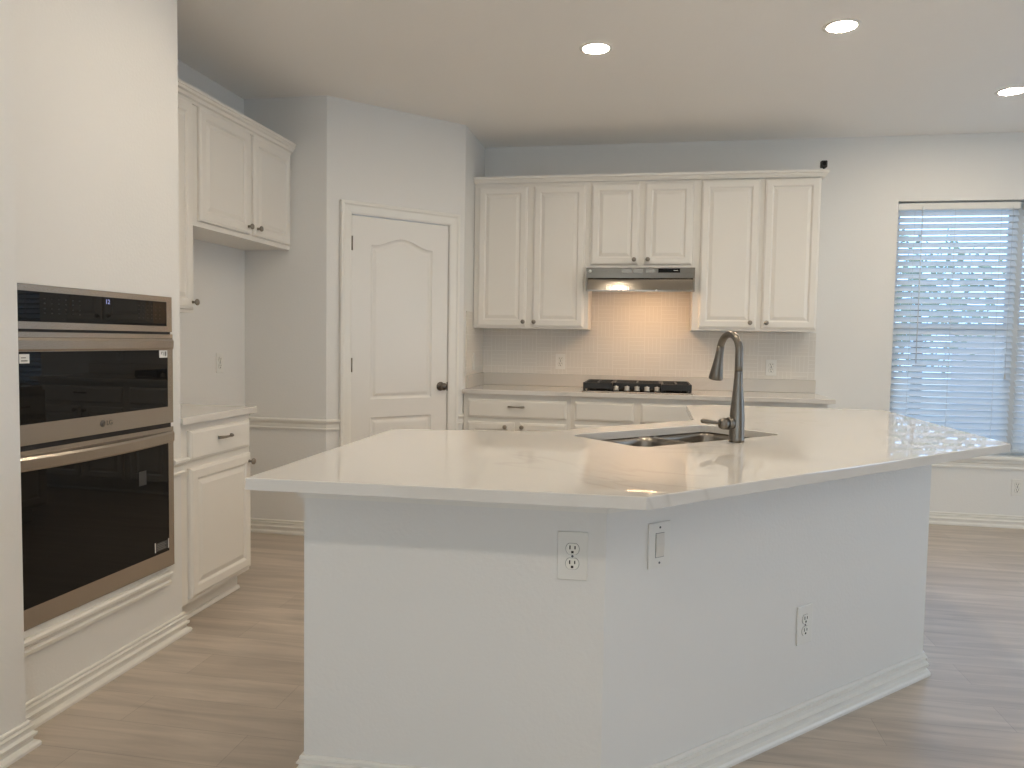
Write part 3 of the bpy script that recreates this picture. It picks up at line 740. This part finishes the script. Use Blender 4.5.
# hollow shell: front band, sloping inset lower front, sides, top
prism(bm, [(0.0, zh - 0.083), (0.0, zh - 0.012), (0.10, zh - 0.001), (dep, zh - 0.001), (dep, zh - 0.02), (0.03, zh - 0.025), (0.016, zh - 0.083)], -w2, w2, 'x')
for sx in (-1, 1):
    a, c = sorted((sx * w2, sx * (w2 - 0.012)))
    prism(bm, [(-0.002, 0.0), (0.0, zh - 0.0835), (dep, zh - 0.0205), (dep, 0.032), (0.06, 0.004), (0.04, 0.0)], a, c, 'x')
box(bm, -w2 + 0.0125, w2 - 0.0125, dep - 0.012, dep, 0.045, zh - 0.022)
obj('hood_shell', bm, 'steel_hood', hd_)
bm = B(); prism(bm, [(-0.004, 0.0), (-0.004, 0.010), (0.016, 0.070), (0.020, zh - 0.0845), (0.030, zh - 0.0845), (0.030, 0.0)], -w2 + 0.0125, w2 - 0.0125, 'x'); obj('visor', bm, 'steel_hood', hd_)
bm = B(); box(bm, -w2 + 0.013, w2 - 0.013, 0.032, dep - 0.013, 0.030, 0.036); obj('filter_panel', bm, 'steel_sink', hd_)
bm = B(); box(bm, -0.055, 0.155, 0.05, 0.13, 0.018, 0.0295, 0.003); lm = obj('lamp_lens', bm, 'hood_lens', hd_)
bm = B(); box(bm, 0.125, 0.272, -0.0025, -0.0002, zh - 0.046, zh - 0.018, 0.0005); cp = obj('control_strip', bm, 'black_glass', hd_)
bm = B(); box(bm, 0.228, 0.258, -0.0032, -0.0026, zh - 0.033, zh - 0.030); obj('control_mark', bm, 'plate', cp)
for bx in (-0.12, -0.045, 0.04):
    bm = B(); box(bm, bx, bx + 0.065, -0.0016, -0.0002, zh - 0.046, zh - 0.022, 0.0004); obj('vent_label', bm, 'knob', hd_)
bm = B(); lathe(bm, [(0, 0), (0.011, 0), (0.011, 0.0012), (0, 0.0014)], 20, Matrix.Translation((-w2 + 0.028, -0.0003, zh - 0.036)) @ Matrix.Rotation(PI / 2, 4, 'X')); obj('emblem', bm, 'plate', hd_)
for bx in (-0.125, 0.115):
    bm = B(); lathe(bm, [(0, 0), (0.006, 0), (0.006, 0.008), (0.003, 0.011), (0, 0.011)], 12, Matrix.Translation((bx, -0.0045, 0.008)) @ Matrix.Rotation(PI / 2, 4, 'X')); obj('filter_latch', bm, 'plate', hd_)

# ------------------------------------------------------------------ wall oven with microwave (local x along +Y of the room, facing -y)
ov = thing('wall_oven', 'stainless steel double wall oven with microwave above, black glass fronts', 'oven', (XT + 0.004, (OY0 + OY1) / 2, OZ0), PI / 2 - 0.019)
def OX(y): return y - (OY0 + OY1) / 2
def OZ(z): return z - OZ0
hw = (OY1 - OY0) / 2 - 0.0015
gx = OX(2.764)
bm = B(); box(bm, -hw + 0.002, hw - 0.002, 0.001, 0.055, 0.0015, OZ(OZ1) - 0.0015); obj('oven_body', bm, 'dark', ov)
bm = B()   # control fascia frame
def frame_bm(bm, x0, x1, z0, z1, gx0, gx1, gz0, gz1, y0, y1):
    box(bm, x0, gx0, y0, y1, z0, z1); box(bm, gx1, x1, y0, y1, z0, z1); box(bm, gx0, gx1, y0, y1, z0, gz0); box(bm, gx0, gx1, y0, y1, gz1, z1)
frame_bm(bm, -hw, hw, OZ(1.272), OZ(1.412), -gx, gx, OZ(1.295), OZ(1.391), -0.006, 0.0)
cf = obj('control_fascia', bm, 'steel', ov)
bm = B(); box(bm, -gx + 0.0005, gx - 0.0005, -0.0048, 0.0, OZ(1.2955), OZ(1.3905)); obj('display_glass', bm, 'black_glass', cf)
bm = text_bm('12', 0.023, 0.0003); bmesh.ops.transform(bm, matrix=Matrix.Translation((OX(2.437), -0.0054, OZ(1.374))) @ Matrix.Rotation(PI / 2, 4, 'X'), verts=bm.verts); obj('clock_digits', bm, 'display', cf)
for r_, zz_ in enumerate((1.368, 1.353, 1.336, 1.322)):
    for c_ in range(6):
        for y0_, w_ in ((2.150 + 0.030 * c_, 0.007), (2.60 + 0.024 * c_, 0.006)):
            bm = B(); box(bm, OX(y0_), OX(y0_ + w_), -0.0053, -0.0049, OZ(zz_), OZ(zz_) + 0.004); obj('touch_key', bm, 'glyph', cf)
bm = B(); box(bm, OX(2.69), OX(2.765), -0.0005, 0.0005, OZ(1.2635), OZ(1.2705)); obj('vent_grille', bm, 'black', ov)
def handle_bm(z_top, h, bow):
    bm = B(); n = 24; rows = []
    for i in range(n + 1):
        s = -1 + 2 * i / n; x = s * (hw - 0.004); b_ = bow * (1 - s * s); drop = 0.006 * (1 - s * s) * (1 if bow > 0.008 else 0)
        prof = [(-0.0091, z_top), (-0.012 - b_, z_top - 0.002 - drop), (-0.017 - b_, z_top - 0.010 - drop), (-0.016 - b_, z_top - h + 0.006 - drop), (-0.012 - b_, z_top - h - drop), (-0.0091, z_top - h - drop)]
        rows.append([bm.verts.new((x, p[0], p[1])) for p in prof])
    for a, c in zip(rows, rows[1:]):
        for k in range(6): f = bm.faces.new((a[k], c[k], c[(k + 1) % 6], a[(k + 1) % 6]))
    bm.faces.new(rows[0]); bm.faces.new(list(reversed(rows[-1])))
    return bm
def oven_door(name, z0, z1, gz0, gz1, hz, hh, bow):
    bm = B(); frame_bm(bm, -hw, hw, OZ(z0), OZ(z1), -gx, gx, OZ(gz0), OZ(gz1), -0.009, 0.0005); d = obj(name, bm, 'steel', ov)
    bm = B(); box(bm, -gx + 0.0005, gx - 0.0005, -0.0078, 0.0, OZ(gz0) + 0.0005, OZ(gz1) - 0.0005); obj('door_glass', bm, 'black_glass', d)
    obj('handle', handle_bm(OZ(hz), hh, bow), 'steel', d)
    return d
md = oven_door('microwave_door', 0.906, 1.2625, 0.972, 1.200, 1.246, 0.044, 0.002)
od = oven_door('oven_door', 0.320, 0.889, 0.386, 0.832, 0.873, 0.046, 0.012)
def stick(y0, y1, z0, z1, parent, mat='sticker', name='sticker', d=0.0082):
    bm = B(); box(bm, OX(y0), OX(y1), -d - 0.0004, -d + 0.0002, OZ(z0), OZ(z1)); return obj(name, bm, mat, parent)
stick(2.048, 2.086, 1.164, 1.193, md); stick(2.714, 2.763, 1.170, 1.199, md)
for y0_, y1_, z0_, z1_ in ((2.724, 2.728, 1.183, 1.193), (2.732, 2.738, 1.190, 1.193), (2.736, 2.739, 1.178, 1.190), (2.746, 2.756, 1.176, 1.194), (2.054, 2.078, 1.170, 1.174), (2.054, 2.072, 1.180, 1.183)):
    stick(y0_, y1_, z0_, z1_, md, 'sticker_grey', 'sticker_print', 0.0087)
stick(2.682, 2.757, 0.399, 0.432, od, 'label_reflection_grey', 'rating_label')
for y0_, y1_ in ((2.676, 2.681), (2.758, 2.763)): stick(y0_, y1_, 0.397, 0.436, od, 'sticker', 'label_edge')
for k in range(4): stick(2.688, 2.744 - 0.008 * (k % 2), 0.404 + 0.007 * k, 0.4065 + 0.007 * k, od, 'sticker_grey', 'label_print', 0.0087)
stick(2.588, 2.630, 0.680, 0.735, od, 'label_reflection_grey', 'painted_reflection')  # dim reflection on the oven glass, painted as a grey patch
# maker's emblem on the band between the two glasses
mt_ = Matrix.Translation((OX(2.400), -0.0092, OZ(0.941))) @ Matrix.Rotation(PI / 2, 4, 'X') @ Matrix.Diagonal((0.70, 0.70, 1, 1))
bm = B(); lathe(bm, [(0, 0), (0.0175, 0), (0.0175, 0.0006), (0, 0.0006)], 28, mt_)
em = obj('emblem', bm, 'emblem', md)
b = text_bm('LG', 0.025, 0.0003); bm = B(); merge(bm, b, Matrix.Translation((OX(2.434), -0.0094, OZ(0.941))) @ Matrix.Rotation(PI / 2, 4, 'X')); obj('emblem_letters', bm, 'emblem', md)
bm = B()
def arc(bm, r0, r1, a0, a1, m_, n=16):
    b = B(); A = []
    for i in range(n + 1):
        a = math.radians(a0 + (a1 - a0) * i / n); A.append((b.verts.new((r0 * math.cos(a), r0 * math.sin(a), 0.0009)), b.verts.new((r1 * math.cos(a), r1 * math.sin(a), 0.0009))))
    for p, q in zip(A, A[1:]): b.faces.new((p[0], p[1], q[1], q[0]))
    merge(bm, b, m_)
arc(bm, 0.0125, 0.0140, 70, 360, mt_)
b = B(); box(b, -0.0010, 0.0008, -0.006, 0.007, 0.0006, 0.0009); box(b, 0.0008, 0.006, -0.006, -0.0045, 0.0006, 0.0009); box(b, 0.0065, 0.0135, -0.0008, 0.0008, 0.0006, 0.0009); lathe(b, [(0, 0.0006), (0.0022, 0.0006), (0.0022, 0.0009), (0, 0.0009)], 10, Matrix.Translation((-0.0062, 0.0058, 0))); merge(bm, b, mt_)
obj('emblem_face', bm, 'steel', md)

# ------------------------------------------------------------------ outlets and switches (facing -y in their own frame)
def plate_bm(w, h):
    bm = B(); box(bm, -w / 2, w / 2, -0.006, -0.0003, -h / 2, h / 2, 0.0022); return bm
def screw(r, z):
    bm = B(); lathe(bm, [(0, 0), (0.0034, 0), (0.0028, 0.0012), (0, 0.0014)], 10, Matrix.Translation((0, -0.0061, z)) @ Matrix.Rotation(PI / 2, 4, 'X')); obj('screw', bm, 'film', r)
def outlet(label, loc, rz, w=0.075, h=0.118):
    r = thing('wall_outlet', label, 'outlet', loc, rz)
    obj('cover_plate', plate_bm(w, h), 'plate', r)
    for sz in (0.0195, -0.0195):
        bm = B(); pts = []
        for i in range(24):
            a = 2 * PI * i / 24; pts.append((0.0172 * math.cos(a), max(-0.0142, min(0.0142, 0.0172 * math.sin(a))) + sz))
        prism(bm, pts, -0.0084, -0.0061, 'y'); rc = obj('receptacle', bm, 'plate_in', r)
        bm = B(); prism(bm, [(p[0] * 1.07, sz + (p[1] - sz) * 1.07) for p in pts], -0.0064, -0.0058, 'y'); obj('receptacle_gap', bm, 'sticker_grey', rc)
        for x0_, x1_, z0_, z1_ in ((-0.0082, -0.0050, -0.001, 0.0092), (0.0050, 0.0082, -0.0002, 0.0085), (-0.0032, 0.0032, -0.0112, -0.0050)):
            bm = B(); box(bm, x0_, x1_, -0.0090, -0.0085, sz + z0_, sz + z1_); obj('slot', bm, 'dark', rc)
    screw(r, 0)
    return r
DA = math.atan2(3.117 - 1.965, 1.064 + 0.1)
def on_diag(q, d=0.0): return (-0.1 + math.cos(DA) * q + math.sin(DA) * d, 1.965 + math.sin(DA) * q - math.cos(DA) * d)
FA = math.atan2(0.013, 0.826)
outlet('large duplex outlet on the island front, left of the corner', (-0.186, 1.9632, 0.701), FA, 0.080, 0.128)
outlet('duplex outlet low on the slanted island side, nearest its right end', (*on_diag(0.866), 0.351), DA, 0.079, 0.128)
r = thing('wall_switch', 'blank rocker switch plate high on the slanted island side', 'switch', (*on_diag(0.190), 0.709), DA)
obj('cover_plate', plate_bm(0.082, 0.126), 'plate', r)
bm = B(); box(bm, -0.0165, 0.0165, -0.0064, -0.0058, -0.034, 0.034); obj('rocker_frame', bm, 'sticker_grey', r)
bm = B(); prism(bm, [(-0.0062, -0.0325), (-0.0072, -0.0325), (-0.0100, 0.0), (-0.0078, 0.0325), (-0.0062, 0.0325)], -0.0150, 0.0150, 'x'); obj('rocker', bm, 'kick', r)
screw(r, 0.049); screw(r, -0.049)
outlet('outlet on the tile left of the cooktop', (-0.680, YB - 0.0088, 1.106), 0)
outlet('outlet on the tile right of the cooktop, behind the faucet', (0.877, YB - 0.0088, 1.093), 0)
outlet('outlet on the bare wall below the window sill', (2.563, YB - 0.0003, 0.287), 0, 0.072, 0.118)
outlet('outlet on the left wall inside the empty fridge space', (XL + 0.0003, 4.206, 1.098), PI / 2)
r = thing('wall_switch', 'narrow switch plate on tiled side wall next to pantry door', 'switch', (XP + 0.0088, 5.513, 1.104), PI / 2)
obj('cover_plate', plate_bm(0.075, 0.125), 'plate', r)
bm = B(); box(bm, -0.0165, 0.0165, -0.009, -0.0062, -0.033, 0.033, 0.001); obj('rocker', bm, 'plate_in', r)

# ------------------------------------------------------------------ small black camera on the crown
r = thing('security_camera', 'small black cube camera standing on the crown at its window end', 'camera', (1.120, 5.512, 2.4465))
bm = B(); box(bm, -0.021, 0.021, -0.020, 0.020, 0.014, 0.060, 0.007, 3); obj('camera_body', bm, 'black', r)
bm = B(); lathe(bm, [(0, 0.0005), (0.016, 0.0005), (0.015, 0.004), (0.006, 0.006), (0.006, 0.0145), (0, 0.0145)], 18); obj('foot', bm, 'black', r)
bm = B(); lathe(bm, [(0, 0), (0.013, 0), (0.012, 0.003), (0.009, 0.002), (0, 0.002)], 18, Matrix.Translation((0, -0.0201, 0.038)) @ Matrix.Rotation(PI / 2, 4, 'X')); obj('lens', bm, 'black_glass', r)

# ------------------------------------------------------------------ recessed ceiling lamps
def can(loc, label, group=None, lens='lens'):
    r = thing('recessed_light', label, 'ceiling light', (*loc, CEIL), 0, group)
    bm = B(); lathe(bm, [(0.066, -0.0004), (0.066, -0.004), (0.070, -0.0055), (0.082, -0.004), (0.086, -0.0004)], 32); obj('trim_ring', bm, 'trim', r)
    bm = B(); lathe(bm, [(0, -0.0025), (0.0655, -0.0025), (0.0655, -0.0006), (0, -0.0006)], 32); obj('lens', bm, lens, r)
can((-0.311, 3.968), 'lit recessed ceiling light farthest left, above the sink end of the island')
can((0.839, 3.853), 'lit recessed ceiling light in the middle of the three')
can((2.019, 4.938), 'lit recessed ceiling light at the right edge, before the window')
for p in ((-1.05, 2.55), (0.25, 2.55), (1.75, 2.95)): can(p, 'added recessed ceiling light above the frame, extra light for the kitchen', 'added recessed lights above the frame')  # unseen near row, added to give the kitchen more light
for p in ((-0.6, -0.7), (1.0, -0.7), (2.6, -0.7)): can(p, 'lit recessed ceiling light behind the camera in the living room', 'recessed lights behind the camera', 'living_lens')

# ------------------------------------------------------------------ outside the window
bm = B(); box(bm, -14, 24, YB + 0.4, 40, -0.5, -0.3); struct('bounce_ground', bm, 'bounce_ground')  # outdoor ground, made pale to bounce daylight onto the blind slats
bm = B(); box(bm, 5.1, 9.0, 14.0, 14.25, -0.3, 1.42); box(bm, 5.06, 9.04, 13.96, 14.29, 1.42, 1.50)
tag(obj('garden_wall', bm, 'brick'), 'pale lavender garden wall outside, behind the right part of the blinds', 'wall')
def tree(loc, h, rad, seed, label):
    rnd = random.Random(seed); r = thing('tree', label, 'tree', loc)
    bm = B(); tube(bm, [(0, 0, 0), (0.03, 0, h * 0.4), (0, 0.03, h * 0.8)], [0.10, 0.08, 0.03], 8); obj('trunk', bm, 'bark', r)
    bm = B()
    for i in range(620):
        u = Vector((rnd.gauss(0, 1), rnd.gauss(0, 1), rnd.gauss(0, 1))).normalized() * (rnd.random() ** 0.4) * rad
        c = Vector((0, 0, h * 0.75)) + Vector((u.x, u.y, u.z * 0.9)); s = rnd.uniform(0.05, 0.12)
        a = Vector((rnd.gauss(0, 1), rnd.gauss(0, 1), rnd.gauss(0, 1))).normalized(); b_ = a.cross(Vector((rnd.gauss(0, 1), rnd.gauss(0, 1), rnd.gauss(0, 1)))).normalized()
        bm.faces.new([bm.verts.new(c + a * s), bm.verts.new(c + b_ * s * 0.5), bm.verts.new(c - a * s), bm.verts.new(c - b_ * s * 0.5)])
    obj('foliage', bm, 'leaf', r)
tree((4.0, 12.6, -0.3), 3.0, 1.25, 3, 'leafy tree outside behind the left part of the blinds')
tree((5.6, 17.5, -0.3), 3.1, 1.5, 9, 'leafy tree farther off, above the pale garden wall')
bpy.context.view_layer.update()
